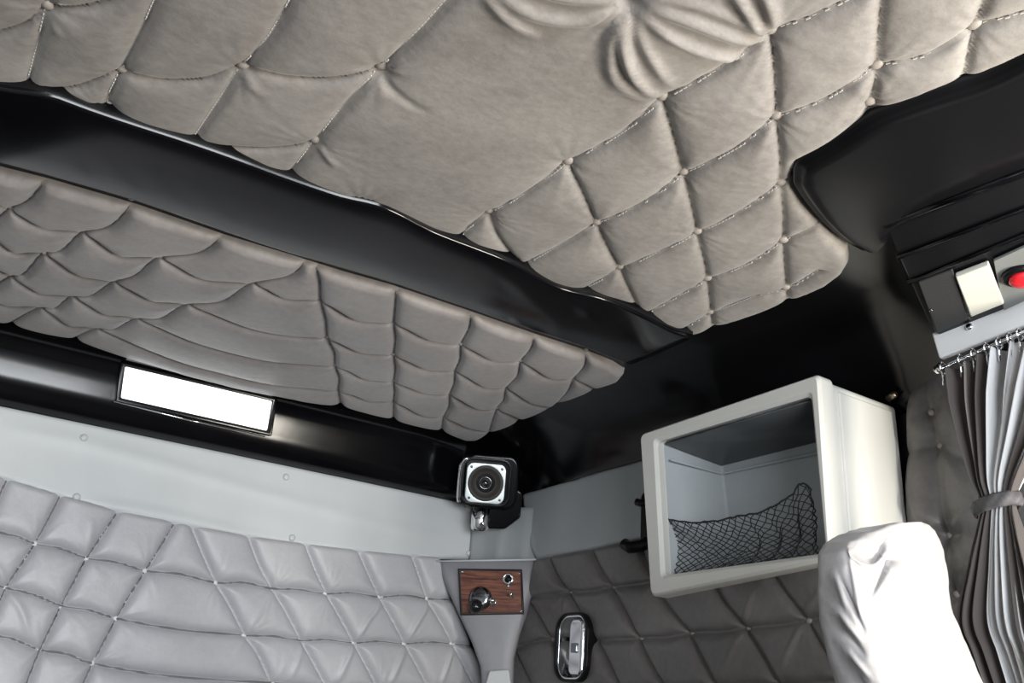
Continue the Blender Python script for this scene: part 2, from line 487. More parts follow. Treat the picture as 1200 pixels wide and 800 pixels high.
# ------------------------------------------------------------------ front ceiling panel
ZP = CZ + 0.613
front = Pad('ceil', ZP, CZ + 0.597)
far_edge = [(-60, 92), (0, 105), (52, 113), (100, 130), (150, 147), (215, 168), (270, 187), (332, 210), (400, 233), (450, 245), (508, 274), (560, 294), (597, 309), (655, 339), (707, 352), (755, 372), (790, 390)]
fo = [hit(*p, 2, CZ + 0.586)[:2] + np.array([0, 0.022]) for p in far_edge[:-1]]
fo += [front.f(*p) for p in [(806, 396), (820, 393), (850, 383), (900, 366), (937, 353), (970, 338), (988, 325), (996, 312), (994, 297), (980, 283), (957, 262), (940, 245), (930, 227), (928, 210), (937, 192), (976, 170), (1025, 138), (1095, 112), (1151, 94), (1200, 70), (1260, 40)]]
fo += [np.array([0.80, 0.10]), np.array([-0.06, 0.10])]
SF = dict(
 A=[[(66, -30), (60, -8), (53, 16), (45, 52), (30, 110), (28, 125)],
    [(205, -30), (185, -2), (165, 42), (140, 91), (128, 115), (124, 140)],
    [(370, -35), (345, -2), (315, 48), (282, 86), (255, 125), (228, 165), (215, 185)],
    [(560, -30), (530, 0), (490, 43), (445, 87), (405, 127), (368, 172), (335, 212)],
    [(535, 285), (550, 270), (572, 255), (620, 228), (665, 196), (725, 163), (776, 123), (838, 88), (903, 45), (950, 25), (1010, -2), (1050, -20)],
    [(600, 320), (640, 300), (699, 268), (755, 241), (801, 210), (860, 180), (910, 145), (970, 120), (1028, 86), (1085, 70), (1143, 40), (1200, 20), (1250, 5)],
    [(670, 350), (726, 320), (770, 300), (817, 279), (868, 252), (915, 222), (950, 210)],
    [(760, 370), (829, 333), (875, 314), (918, 288), (960, 268)],
    [(790, 395), (832, 372), (880, 352), (921, 343), (960, 320)]],
 B=[[(-60, 60), (0, 42), (30, 32), (53, 16), (100, 12), (155, -4), (190, -16)],
    [(30, 118), (52, 110), (90, 106), (140, 91), (190, 98), (240, 97), (282, 86), (340, 95), (395, 96), (445, 87)],
    [(215, 168), (244, 174), (300, 178), (345, 176), (368, 172)],
    [(572, 255), (583, 280), (605, 310)],
    [(665, 196), (683, 232), (699, 268), (713, 296), (726, 320), (748, 366)],
    [(776, 123), (789, 165), (801, 210), (810, 245), (817, 279), (824, 305), (829, 333), (835, 385)],
    [(903, 45), (908, 95), (910, 145), (914, 185), (915, 222), (918, 255), (918, 288), (922, 345), (924, 370)],
    [(1040, -40), (1034, 0), (1030, 45), (1028, 86), (1024, 110), (1016, 145)],
    [(1165, -30), (1155, 0), (1143, 40), (1136, 65), (1128, 105)]],
 W=[[(445, 87), (465, 108), (500, 128)], [(368, 172), (355, 165), (344, 150)]])
fseams = [front.line(p) for p in SF['A'] + SF['B']]
fb = [(53, 16, 1), (140, 91, 1), (282, 86, 1.1), (445, 87, 1.2), (368, 172, .9), (125, 131, .9), (572, 255, 1), (665, 196, 1), (776, 123, 1.1), (903, 45, 1.2),
      (699, 268, 1), (801, 210, 1), (910, 145, 1), (1028, 86, 1), (1143, 40, 1), (726, 320, .9), (817, 279, .9), (915, 222, .9), (829, 333, .8), (918, 288, .8), (1020, 128, .9), (832, 372, .6), (921, 343, .6), (737, 2, 2.4)]
fbp = [(*front.f(x, y), d) for x, y, d in fb]
tufts = [(*front.f(425, 238), 1.3), (*front.f(600, 308), 0.6)]
ffolds = [(front.line(p), a, w) for p, a, w in [
    ([(565, -8), (600, 22), (632, 40)], 0.0068, 0.0056), ([(578, -12), (625, 12), (680, 20), (728, 6)], 0.0085, 0.0080),
    ([(600, -25), (660, -8), (728, -2)], 0.0068, 0.0064),
    ([(735, 8), (730, 45), (742, 85), (772, 120)], 0.0102, 0.0056), ([(727, 12), (716, 50), (722, 92), (765, 122)], 0.0068, 0.0064), ([(742, 10), (752, 45), (772, 80), (790, 105)], 0.0059, 0.0056),
    ([(748, 10), (790, 42), (850, 66), (872, 70)], 0.0093, 0.0056), ([(752, 4), (810, 22), (880, 48), (900, 48)], 0.0085, 0.0072), ([(760, -6), (820, 5), (870, 25), (898, 42)], 0.0051, 0.0056),
    ([(850, -25), (872, 5), (890, 32), (900, 42)], 0.0085, 0.0048), ([(882, -30), (898, -5), (905, 20), (905, 40)], 0.0085, 0.0056),
    ([(445, 87), (455, 102), (480, 120), (505, 132)], -.0035, .006), ([(368, 172), (385, 185), (395, 196)], .003, .005),
    ([(53, 16), (62, 32), (70, 44)], .003, .005), ([(282, 86), (290, 98), (302, 112)], .003, .005)]]
o = thing('quilted_ceiling_panel', 'large taupe plush buttoned quilt panel on the ceiling in front of the black crossbeam', 'padded panel')
pad_mesh(front, 'padding', fo, fseams, fbp + tufts, M_FRONT, o, T=0.019, A=0.0085, sd=0.017, gd=.004, gw=.003, re=0.016, step=0.0035, folds=ffolds, wrinkle=0.0016, seed=3)
pad_buttons(front, fbp, o, M_BTN, r=0.0078)
stitches(front, fseams[:9], o, M_THREAD)

# ------------------------------------------------------------------ rear ceiling panel
rear = Pad('ceil', ZP, CZ + 0.60)
near_edge = [(-60, 176), (0, 192), (56, 207), (160, 237), (264, 273), (340, 298), (400, 315), (461, 333), (548, 362), (622, 387), (686, 408), (718, 421)]
rout = [(rear.b if k < 13 else rear.f)(*p) for k, p in enumerate([(-60, 183), (0, 197), (56, 211), (160, 241), (264, 277), (340, 300), (400, 319), (461, 336), (548, 365), (622, 391), (690, 413), (718, 424), (730, 432), (732, 440), (725, 448), (692, 461), (648, 479), (611, 493), (575, 510), (560, 516), (545, 516), (516, 506), (461, 493), (399, 476), (354, 470), (317, 462), (270, 453), (202, 435), (145, 420), (84, 398), (0, 379), (-60, 362)])]
R_rows = [
 [(-60, 218), (-40, 225), (10, 249), (50, 270), (96, 276), (138, 302), (186, 305), (234, 329), (295, 335), (332, 352), (375, 356), (415, 377), (461, 382), (500, 400), (540, 407), (575, 424), (610, 427), (642, 445), (672, 447), (700, 460)],
 [(-60, 270), (-20, 275), (14, 299), (50, 300), (88, 324), (133, 333), (176, 354), (219, 359), (290, 386), (340, 396), (383, 399), (420, 415), (461, 419), (497, 434), (533, 438), (565, 455), (593, 458), (620, 474), (650, 479)],
 [(-60, 310), (-20, 312), (12, 327), (45, 346), (84, 350), (120, 370), (160, 376), (232, 405), (310, 424), (392, 432), (425, 446), (461, 450), (495, 462), (527, 465), (555, 479), (582, 482), (612, 494)],
 [(-60, 348), (-25, 350), (10, 361), (47, 363), (78, 383), (113, 387), (170, 411), (236, 433), (321, 452), (396, 460), (430, 471), (461, 473), (492, 488), (520, 491), (548, 503), (580, 508)],
 [(84, 398), (120, 412), (200, 436)]]
R_diag = [
 [(363, 300), (363, 307), (373, 330), (375, 356), (381, 378), (383, 399), (391, 415), (392, 432), (397, 446), (396, 460), (400, 480)],
 [(464, 334), (463, 358), (461, 382), (463, 400), (461, 419), (463, 435), (461, 450), (462, 462), (461, 473), (461, 498)],
 [(550, 362), (550, 386), (540, 407), (539, 424), (533, 438), (532, 452), (527, 465), (526, 479), (520, 491), (517, 508)],
 [(626, 388), (623, 410), (610, 427), (606, 444), (593, 458), (590, 472), (582, 482), (572, 512)],
 [(686, 415), (685, 432), (672, 447), (665, 462), (646, 482)],
 [(363, 307), (340, 326), (295, 335), (262, 355), (219, 359), (190, 375), (160, 376), (135, 388), (113, 387), (80, 402)],
 [(268, 276), (235, 299), (186, 305), (160, 325), (133, 333), (108, 349), (84, 350), (65, 364), (47, 363), (10, 382)],
 [(160, 238), (130, 268), (96, 276), (72, 297), (50, 300), (28, 324), (12, 327), (-25, 350)],
 [(56, 209), (34, 238), (10, 249), (-20, 275)],
 [(-20, 190), (-40, 225)]]
rseams = [rear.line(p) for p in R_rows + R_diag]
rbt = [(10, 249), (96, 276), (186, 305), (295, 335), (375, 356), (461, 382), (540, 407), (610, 427), (672, 447), (50, 300), (133, 333), (219, 359), (383, 399), (461, 419), (533, 438), (593, 458),
       (12, 327), (84, 350), (160, 376), (392, 432), (461, 450), (527, 465), (582, 482), (47, 363), (113, 387), (396, 460), (461, 473), (520, 491), (151, 244), (363, 307), (548, 367), (686, 419)]
rbp = [(*rear.f(x, y), .7) for x, y in rbt[:-4]] + [(*rear.f(x, y), 1.5) for x, y in rbt[-4:]]
o = thing('quilted_ceiling_panel', 'grey plush panel quilted in scales on the ceiling between the black crossbeam and the lamp', 'padded panel')
pad_mesh(rear, 'padding', rout, rseams, rbp, M_REAR, o, T=0.018, A=0.010, sd=0.011, re=0.014, step=0.0032, wrinkle=0.0006, br=.006, bd=.002, gd=.006, gw=.003, seed=5)
seam_shade(rear, rseams, o, M_SEAM_SHADE, r=.0011, up=.0010)
pad_buttons(rear, rbp, o, M_BTN_D, r=0.0045)

# ------------------------------------------------------------------ black crossbeam
def make_beam():
    zb = CZ + 0.586
    a = smoothpoly([hit(x, y, 2, zb)[:2] for x, y in far_edge] + [hit(812, 396, 2, zb)[:2]], 3)
    b = smoothpoly([hit(x, y, 2, zb)[:2] for x, y in near_edge] + [hit(738, 428, 2, zb)[:2]], 3)
    n = 70
    def res(L):
        s = np.r_[0, np.cumsum(np.hypot(*np.diff(L, axis=0).T))]; t = np.linspace(0, s[-1], n)
        return np.stack([np.interp(t, s, L[:, 0]), np.interp(t, s, L[:, 1])], 1)
    a, b = res(a), res(b); ext = a[-1] * 0
    V = []; prof = [(0.0, .034), (0.0, .003), (0.010, .001), (0.03, 0.0), (0.5, -0.001), (0.97, 0.0), (0.99, .001), (1.0, .003), (1.0, .034)]
    for i in range(n):
        for (t, dz) in prof:
            p = a[i] * (1 - t) + b[i] * t; V.append((p[0], p[1], zb + dz))
    m = len(prof); F = []
    for i in range(n - 1):
        for k in range(m - 1): F.append((i*m+k, i*m+k+1, (i+1)*m+k+1, (i+1)*m+k))
        F.append((i*m+m-1, i*m, (i+1)*m, (i+1)*m+m-1))
    F.append(tuple(range(m))); F.append(tuple(range((n-1)*m, n*m))[::-1])
    bm = bmesh.new(); vs_ = [bm.verts.new(v) for v in V]
    for f in F: bm.faces.new([vs_[i] for i in f])
    return tag(bm_obj('ceiling_crossbeam', bm, M_BLACK, bevel=0), 'glossy black crossbeam running between the two quilted ceiling panels', 'beam')
make_beam()

# ------------------------------------------------------------------ back wall quilt
back = Pad('back', D, D - 0.016)
bo = [back.b(*p) for p in [(-90, 530), (0, 558), (33, 568), (67, 578), (135, 597), (205, 611), (290, 627), (385, 640), (450, 647), (512, 652), (516, 662), (527, 700), (543, 737), (560, 777), (566, 800), (574, 860), (580, 1000), (-90, 1000)]]
B_rows = [[(-90, 600), (0, 623), (20, 627), (42, 636), (72, 642), (103, 653), (138, 658), (172, 668), (213, 672), (255, 682), (288, 682), (321, 689), (352, 690), (385, 695), (416, 694), (447, 699), (476, 697), (503, 701), (530, 702)],
          [(-90, 665), (-25, 678), (8, 688), (40, 696), (73, 709), (105, 714), (138, 724), (210, 737), (289, 744), (322, 745), (355, 750), (386, 749), (417, 753), (447, 751), (477, 754), (505, 752), (533, 754), (560, 757)],
          [(-90, 728), (-18, 742), (15, 748), (48, 761), (80, 766), (110, 777), (200, 792), (320, 800), (385, 805), (445, 806), (505, 806), (560, 806)]]
B_diag = [[(12, 555), (-10, 598), (-40, 650)], [(74, 573), (68, 587), (42, 636), (26, 660), (8, 688), (-18, 742), (-45, 790)],
          [(142, 590), (137, 602), (103, 653), (88, 680), (73, 709), (48, 761), (30, 805)], [(210, 602), (203, 617), (172, 668), (155, 694), (138, 724), (110, 777), (92, 815)],
          [(222, 605), (238, 645), (255, 682), (272, 711), (289, 744), (305, 768), (322, 806)], [(290, 620), (305, 660), (321, 689), (338, 718), (355, 750), (385, 805)],
          [(358, 632), (372, 668), (385, 695), (400, 722), (417, 753), (445, 806)], [(420, 640), (434, 672), (447, 699), (462, 726), (477, 754), (505, 806)],
          [(483, 645), (494, 676), (503, 701), (518, 727), (533, 754), (560, 806)]]
bseams = [back.line(p, 4) for p in B_rows + B_diag]
bbt = [(42, 636), (103, 653), (172, 668), (255, 682), (321, 689), (385, 695), (447, 699), (503, 701), (8, 688), (73, 709), (138, 724), (289, 744), (355, 750), (417, 753), (477, 754), (533, 754),
       (-18, 742), (48, 761), (110, 777), (322, 802), (385, 806), (445, 806), (505, 806)]
bbp = [(*back.f(x, y), 1) for x, y in bbt]
bf = [([(447, 699), (440, 715), (430, 728), (417, 753)], .005, .006), ([(503, 701), (496, 716), (486, 733), (477, 754)], .005, .006), ([(417, 753), (408, 770), (395, 800)], .006, .007),
      ([(477, 754), (468, 775), (455, 806)], .006, .007), ([(533, 754), (525, 775), (515, 806)], .005, .006), ([(8, 688), (25, 715), (35, 750)], .0035, .006), ([(355, 750), (350, 770), (338, 800)], .003, .006),
      ([(-12, 655), (0, 670), (8, 688)], .003, .006), ([(108, 608), (106, 630), (103, 653)], .002, .006)]
o = thing('quilted_wall_panel', 'silver grey buttoned quilt panel below the long pale strip on the back wall', 'padded panel')
pad_mesh(back, 'padding', bo, bseams, bbp, M_BACK, o, T=0.021, A=0.012, sd=0.0095, re=0.012, gd=.010, gw=.0035, step=0.0032, folds=[(back.line(p), a, w) for p, a, w in bf], wrinkle=0.0012, bd=.004, br=.013, seed=7)
seam_shade(back, [back.line(p, 4) for p in B_rows + B_diag[:4]], o, M_SEAM_SHADE, r=.0022, up=.0016)
pad_buttons(back, bbp, o, M_BTN_L, r=0.0052)

# ------------------------------------------------------------------ right wall quilt
right = Pad('right', W, W - 0.016)
ro = [right.b(*p) for p in [(633, 654), (690, 644), (757, 630)]]
ro += [np.array([1.06, CZ + .372]), np.array([0.90, CZ + .40]), np.array([0.90, CZ - .35]), np.array([1.93, CZ - .35])]
ro += [right.b(*p) for p in [(598, 800), (600, 776), (606, 752), (613, 736), (618, 715), (624, 690)]]
R_d = [[(636, 640), (643, 657), (652, 677), (663, 693), (690, 740), (705, 765), (722, 800)], [(686, 635), (693, 649), (702, 668), (713, 687), (730, 716), (745, 747), (757, 772), (775, 805)],
       [(742, 620), (760, 672), (777, 706), (804, 741), (822, 775), (838, 806)], [(815, 640), (843, 700), (870, 735), (893, 771), (912, 806)], [(885, 640), (915, 690), (942, 726), (960, 758), (982, 795), (990, 810)],
       [(955, 640), (985, 690), (1010, 722)], [(618, 706), (630, 724), (643, 748), (660, 780), (672, 806)], [(602, 765), (614, 790), (622, 806)]]
R_r = [[(610, 702), (640, 697), (663, 693), (690, 692), (713, 687), (755, 682), (777, 676), (850, 672), (915, 664)], [(604, 757), (643, 748), (690, 750), (745, 747), (775, 746), (804, 741), (838, 740), (870, 735), (905, 732), (942, 726), (1010, 716)],
       [(600, 812), (672, 806), (775, 806), (838, 806), (912, 802), (990, 796), (1060, 785)]]
sseams = [right.line(p, 4) for p in R_d + R_r]
sb = [(663, 693), (713, 687), (745, 747), (643, 748), (804, 741), (870, 735), (942, 726), (775, 806), (838, 806), (912, 804)]
sbp = [(*right.f(x, y), 1) for x, y in sb]
sf = [([(870, 735), (862, 755), (850, 785)], .0035, .006), ([(942, 726), (930, 752), (915, 785)], .0035, .006), ([(870, 735), (876, 712), (885, 690)], .003, .006), ([(942, 726), (950, 710), (965, 690)], .003, .006), ([(663, 693), (662, 710), (665, 722)], .003, .005)]
o = thing('quilted_wall_panel', 'shade-darkened grey buttoned quilt panel on the side wall below the white cubby cabinet', 'padded panel')
pad_mesh(right, 'padding', ro, sseams, sbp, M_SIDE, o, T=0.020, A=0.011, sd=0.011, gd=.009, gw=.0035, re=0.014, step=0.0035, folds=[(right.line(p), a, w) for p, a, w in sf], wrinkle=0.0016, bd=.005, br=.012, seed=9)
pad_buttons(right, sbp, o, M_BTN_D, r=0.006)

# tufted padding forward of the cabinet, behind the curtain
side = Pad('right', W, W - 0.02)
so = [side.b(*p) for p in [(1066, 480), (1070, 462), (1092, 440), (1120, 420), (1180, 395), (1260, 360), (1330, 420), (1330, 900), (1060, 900)]]
ss = [[(1040, 538), (1094, 519), (1125, 535), (1180, 520), (1260, 500)], [(1080, 430), (1087, 480), (1094, 519), (1100, 565), (1104, 622), (1115, 700)], [(1040, 600), (1075, 618), (1104, 624), (1180, 640), (1260, 640)],
      [(1180, 395), (1180, 520), (1190, 640), (1190, 800)], [(1040, 700), (1110, 695), (1200, 720), (1260, 720)]]
sbt = [(*side.f(x, y), s) for x, y, s in ((1087, 481, 1), (1094, 519, 1.6), (1104, 624, 2), (1180, 520, 1), (1115, 695, 1))]
ff = [([(1070, 585), (1080, 605), (1104, 620)], .008, .010), ([(1104, 626), (1120, 610), (1150, 600)], .006, .010), ([(1094, 519), (1088, 500), (1087, 481)], .003, .006)]
o = thing('tufted_wall_pad', 'soft dark grey tufted padding on the side wall behind the striped curtain', 'padded panel')
pad_mesh(side, 'padding', so, [side.line(p, 4) for p in ss], sbt, M_SIDE, o, T=0.035, A=0.018, sd=0.04, re=0.03, step=0.006, folds=[(side.line(p), a, w) for p, a, w in ff], wrinkle=0.002, bd=.01, br=.02, seed=2)
pad_buttons(side, sbt, o, M_BTN_D, r=0.006)

# ------------------------------------------------------------------ pale vinyl strips above the quilts
def vinyl(pad, name, pts, mat, label, snaps, folds=(), T=0.008, nz=.0012, seed=1):
    o = thing(name, label, 'trim strip')
    pad_mesh(pad, 'vinyl_band', [pad.b(*p) for p in pts], [], [], mat, o, T=T, A=T * .5, re=0.006, step=0.006, nz=nz, seed=seed, folds=folds)
    pad_buttons(pad, [(*pad.f(x, y), 1) for x, y in snaps], o, mat, r=0.0075, name='snap')
    return o
vb = Pad('back', D - 0.004, D - 0.012)
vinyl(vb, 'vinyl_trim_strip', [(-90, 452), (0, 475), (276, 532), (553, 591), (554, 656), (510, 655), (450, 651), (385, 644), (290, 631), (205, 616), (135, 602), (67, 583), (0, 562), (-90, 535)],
      M_STRIP, 'long pale grey vinyl strip across the back wall above the silver quilt', [(98, 513), (90, 582), (335, 559), (342, 630), (549, 596), (549, 648)],
      folds=[(vb.line([(100, 588), (180, 600), (330, 634)]), .003, .01), (vb.line([(0, 500), (120, 525), (300, 575), (550, 640)]), .003, .015)])
vr = Pad('right', W - 0.004, W - 0.012)
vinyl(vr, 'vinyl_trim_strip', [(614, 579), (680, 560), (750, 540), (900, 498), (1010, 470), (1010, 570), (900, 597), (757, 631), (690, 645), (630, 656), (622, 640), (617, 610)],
      M_STRIPR, 'shade-darkened grey vinyl strip on the side wall between the speaker corner and the white cabinet', [(622, 646)], folds=[(vr.line([(616, 600), (620, 625), (628, 655)]), .003, .006)])

# corner piece between both strips, with two soft creases
P0 = np.array([1.222, 1.985]); P1 = np.array([1.319, 1.842])
def corner_piece():
    V = []; F = []; nu, nv = 24, 14
    cn = np.array([P1[1] - P0[1], -(P1[0] - P0[0])]); cn /= np.hypot(*cn)
    for j in range(nv):
        z = CZ + .34 + (.478 - .34) * j / (nv - 1)
        for i in range(nu):
            t = i / (nu - 1); p = P0 * (1 - t) + P1 * t
            hh = .004 * math.exp(-((t - .42 - .05 * j / nv) / .06) ** 2) + .005 * math.exp(-((t - .8) / .08) ** 2) * (1 - j / nv) - .004 * math.exp(-((t - .2) / .1) ** 2)
            q = p + cn * hh; V.append((q[0], q[1], z))
    for j in range(nv - 1):
        for i in range(nu - 1): F.append((j*nu+i, j*nu+i+1, (j+1)*nu+i+1, (j+1)*nu+i))
    o = mesh_obj('vinyl_corner_piece', V, F, M_STRIPR)
    m = o.modifiers.new('solid', 'SOLIDIFY'); m.thickness = 0.006; m.offset = 0
    return tag(o, 'creased grey vinyl piece wrapped round the corner below the speaker', 'trim strip')
corner_piece()

# ------------------------------------------------------------------ corner panel with wooden switch plate
A0 = np.array([1.128, 1.978, CZ + .337]); B0 = np.array([1.300, 1.830, CZ + .345])
cn3 = np.cross(B0 - A0, [0, 0, 1]); cn3[2] = 0; cn3 /= np.linalg.norm(cn3)
if cn3[1] > 0: cn3 = -cn3
def cp(px, py, off=0.0): return hitp(px, py, A0 + cn3 * off, cn3)
CF = frame(cp(572, 692), cn3)
CFi = CF.inverted()
def cl(px, py, off=0.0):
    v = CFi @ Vector(cp(px, py, off)); return (v.x, v.y)
corner = thing('corner_switch_panel', 'lavender grey corner panel between silver and dark quilts, holding a wooden switch plate', 'panel')
bm = bmesh.new()
L = [(510, 656), (523, 690), (538, 722), (552, 752), (562, 780), (566, 830), (568, 870)]
Rr = [(633, 654), (624, 690), (616, 722), (608, 745), (602, 770), (600, 830), (600, 870)]
V = []; nu = 14
for (l, r) in zip(L, Rr):
    a, b = cl(*l), cl(*r)
    for i in range(nu):
        t = i / (nu - 1); V.append(CF @ Vector((a[0] * (1 - t) + b[0] * t, a[1] * (1 - t) + b[1] * t, -.012 * (2 * t - 1) ** 4)))
F = [(j*nu+i, (j+1)*nu+i, (j+1)*nu+i+1, j*nu+i+1) for j in range(len(L) - 1) for i in range(nu - 1)]
o = mesh_obj('vinyl_face', V, F, M_CORNER, corner)
m = o.modifiers.new('solid', 'SOLIDIFY'); m.thickness = 0.008; m.offset = -1
bm = tube([CF @ Vector((*cl(511, 657.5), .001)), CF @ Vector((*cl(632, 655.5), .001))], 0.0022)
bm_obj('piping', bm, M_STRIP, corner)
bm = prism([cl(*p) for p in [(574, 786), (597, 784), (599, 800), (600, 860), (568, 860), (570, 800)]][::-1], 0, .012, CF)
bm_obj('lower_flap', bm, M_STRIP, corner, bevel=.004)
plate = bm_obj('wooden_plate', prism([cl(*p) for p in [(538.5, 667.5), (611, 668.5), (613.5, 718), (541, 719.5)]][::-1], 0.0, .006, CF), M_WOOD, corner, bevel=.0012)
plate['label'] = 'reddish brown wooden switch plate'
bm = ringframe([cl(*p) for p in [(537.5, 666.5), (612, 667.5), (614.5, 719.5), (540, 721)]], [cl(*p) for p in [(540, 669), (610, 669.8), (612, 717), (542.5, 718)]], 0, .0075, CF)
bm_obj('plate_edge', bm, M_PLATEB, plate)
def at(px, py, z=0.006):
    a = cl(px, py, z); return CF @ Matrix.Translation((a[0], a[1], z))
bm_obj('dial_base', lathe([(0, 0), (.027, 0), (.027, .004), (.022, .010), (.016, .010), (.012, .012), (0, .008)], at(563, 701)), M_DCHROME, plate)
dial = bm_obj('dial_knob', lathe([(.005, .0), (.006, .010), (.011, .013), (.0155, .020), (.0165, .027), (.015, .034), (.010, .040), (.005, .0425), (0, .043)], at(559, 712)), simple('black_knob', (.012, .012, .014), .12), plate)
for (px, py, s) in ((578, 705, .9), (600.5, 698, .6)):
    k = bm_obj('toggle_switch', lathe([(0, 0), (.0105*s, 0), (.0105*s, .002), (.007*s, .004), (.0035*s, .005), (.0035*s, .013), (.0075*s, .017), (.009*s, .022), (.0075*s, .028), (.003*s, .031), (0, .0315)], at(px, py)), M_CHROME, plate)
bm_obj('socket_ring', lathe([(.008, 0), (.0135, 0), (.0135, .003), (.011, .005), (.0085, .004), (.008, 0)], at(595.5, 678)), M_CHROME, plate)
bm_obj('socket_hole', lathe([(0, .0005), (.008, .0005), (.008, .0028), (0, .002)], at(595.5, 678)), M_BLACK2, plate)
bm_obj('indicator_stud', lathe([(0, 0), (.004, 0), (.004, .003), (.0025, .006), (0, .007)], at(596, 687)), M_CHROME, plate)
for (px, py) in ((541.5, 670), (608, 671.5), (610.5, 716)):
    bm_obj('plate_screw', lathe([(0, 0), (.0028, 0), (.002, .0015), (0, .002)], at(px, py), 12), M_CHROME, plate)

# ------------------------------------------------------------------ corner speaker
SC = Vector(hit(569, 566, 1, 1.86)); SN = Vector((-0.48, -0.80, -0.30))
SM = frame(SC, SN); s = (SC - Vector((0, 0, CZ))).dot(Vector(RC[2])) / FPX     # metres per photo pixel here
spk = thing('corner_speaker', 'small round speaker in a chrome bezel mounted on a black pod in the upper corner', 'speaker')
pod = bm_obj('pod', prism(rrect(66*s, 64*s, 14*s, 6, 6*s, 2*s), -.07, -.006, SM), M_BLACK, spk, bevel=.008, seg=3)
bm_obj('pod_stub', prism([(-13*s, -20*s), (-13*s, -55*s), (28*s, -53*s), (45*s, -38*s), (45*s, -8*s), (30*s, 0)], -.045, -.022, SM), M_BLACK, spk, bevel=.006, seg=3)
bm_obj('chrome_sleeve', lathe([(0, -56*s), (10*s, -56*s), (11*s, -52*s), (11*s, -27*s), (0, -27*s)], SM @ Matrix.Translation((-2*s, 0, -.028)) @ Matrix.Rotation(-math.pi/2, 4, 'X'), 28), M_CHROME, spk)
br = bm_obj('bracket', ringframe(rrect(60*s, 56*s, 13*s, 6, 0, 1*s), rrect(53*s, 50*s, 10*s, 6, 1*s, 1*s), -.008, .003, SM), M_BLACK, spk, bevel=.001)
# chrome lip down the left of the bracket
bm_obj('bracket_lip', tube([SM @ Vector(p) for p in [(-20*s, 29*s, 0), (-27*s, 26*s, .001), (-30.5*s, 18*s, .002), (-31*s, 0, .002), (-30*s, -18*s, .002), (-29*s, -24*s, 0)]], 2.6*s, 8), M_CHROME, br)
def sqr(a, w, r):
    best = 1e9; c, d = abs(math.cos(a)), abs(math.sin(a)); k = w - r
    q = k * (c + d); rad = q + math.sqrt(max(0, q * q - 2 * k * k + r * r)); t = w / max(c, d)
    return rad if min(c, d) * t > k else t
angs = [2 * math.pi * k / 72 for k in range(72)]
bz_o = [(sqr(a, 23*s, 8*s) * math.cos(a), sqr(a, 23*s, 8*s) * math.sin(a)) for a in angs]
bz_i = [(20.5*s*math.cos(a), 20.5*s*math.sin(a)) for a in angs]
bm_obj('bezel', ringframe(bz_o, bz_i, -.006, .006, SM), M_SATIN, spk, bevel=.0015)
M_CONE = simple('speaker_cone', (.05, .045, .04), .6)
cone = bm_obj('cone', lathe([(20.5*s, .003), (19*s, .0055), (17*s, .003), (15.5*s, .0), (7*s, -.012), (6.5*s, -.010), (5.5*s, -.006), (3*s, -.003), (0, -.002)], SM, 40), M_CONE, spk)
bm_obj('dust_cap', lathe([(4.2*s, -.004), (3.4*s, .000), (1.5*s, .0025), (0, .003)], SM, 24), M_DCHROME, cone)
bm_obj('cone_ring', lathe([(6.0*s, -.006), (6.9*s, -.004), (7.6*s, -.006)], SM, 32), M_DCHROME, cone)
for sx, sy in ((-1, 1), (1, 1), (1, -1), (-1, -1)):
    bm_obj('bezel_screw', lathe([(0, 0), (1.6*s, 0), (1.2*s, .0015), (0, .002)], SM @ Matrix.Translation((sx*18*s, sy*18*s, .006)), 12), M_DCHROME, spk)

# ------------------------------------------------------------------ interior lamp on the rear cove
LP = np.array([0, 1.932, CZ + .60]); LN = np.array([0, -0.985, -0.17])
lc = [hitp(x, y, LP, LN) for x, y in ((146.5, 429), (319, 470), (312.5, 505.5), (141, 466.5))]
LF = frame(sum(lc) / 4, LN); LFi = LF.inverted()
def ll(px, py):
    v = LFi @ Vector(hitp(px, py, LP, LN)); return (v.x, v.y)
lamp = thing('cab_lamp', 'rectangular white lamp in a black frame on the rear edge of the ceiling', 'lamp')
inner = [ll(146.5, 429.5), ll(318.5, 470), ll(312.5, 504.5), ll(141.5, 466)]
outer = [ll(141, 423.5), ll(325, 466), ll(318, 511), ll(134.5, 471)]
bm_obj('lamp_housing', ringframe(outer, inner, -.03, .005, LF), M_BLACK, lamp, bevel=.003)
bm_obj('lamp_lens', prism([ll(145.5, 428.5), ll(319.5, 469.5), ll(313.5, 505.5), ll(140.5, 467)][::-1], -.012, .001, LF), M_LAMP, lamp, bevel=.001)
bm_obj('chrome_lip', tube([LF @ Vector((*ll(133, 470), .004)), LF @ Vector((*ll(220, 492), .004)), LF @ Vector((*ll(310, 511.5), .004))], .0016), M_CHROME, lamp)

# ------------------------------------------------------------------ white open cabinet on the side wall
XF = 1.12
cub = thing('open_wall_cabinet', 'white plastic open-fronted cabinet mounted high on the side wall with a black net inside', 'cabinet')
c = [hit(*p, 0, XF) for p in ((749, 508), (959, 436.5), (974, 655), (761, 699))]     # TL(far) TR(near) BR BL in Y,Z
yz = [(p[1], p[2]) for p in c]
ymin = (yz[1][0] + yz[2][0]) / 2
MX = Matrix(((0, 0, -1, 0), (1, 0, 0, 0), (0, 1, 0, 0), (0, 0, 0, 1)))               # local x->Y, y->Z, z->-X
def quad_r(Q, r, n=5):
    """round the corners of quad Q"""
    out = []; m = len(Q)
    for i in range(m):
        p = np.array(Q[i]); a = np.array(Q[i-1]) - p; b = np.array(Q[(i+1) % m]) - p
        a = p + a / np.hypot(*a) * r; b = p + b / np.hypot(*b) * r
        for k in range(n + 1):
            t = k / n; out.append(tuple((1-t)**2 * a + 2*t*(1-t) * p + t*t * b))
    return out
Qo = [yz[0], yz[1], yz[2], yz[3]]
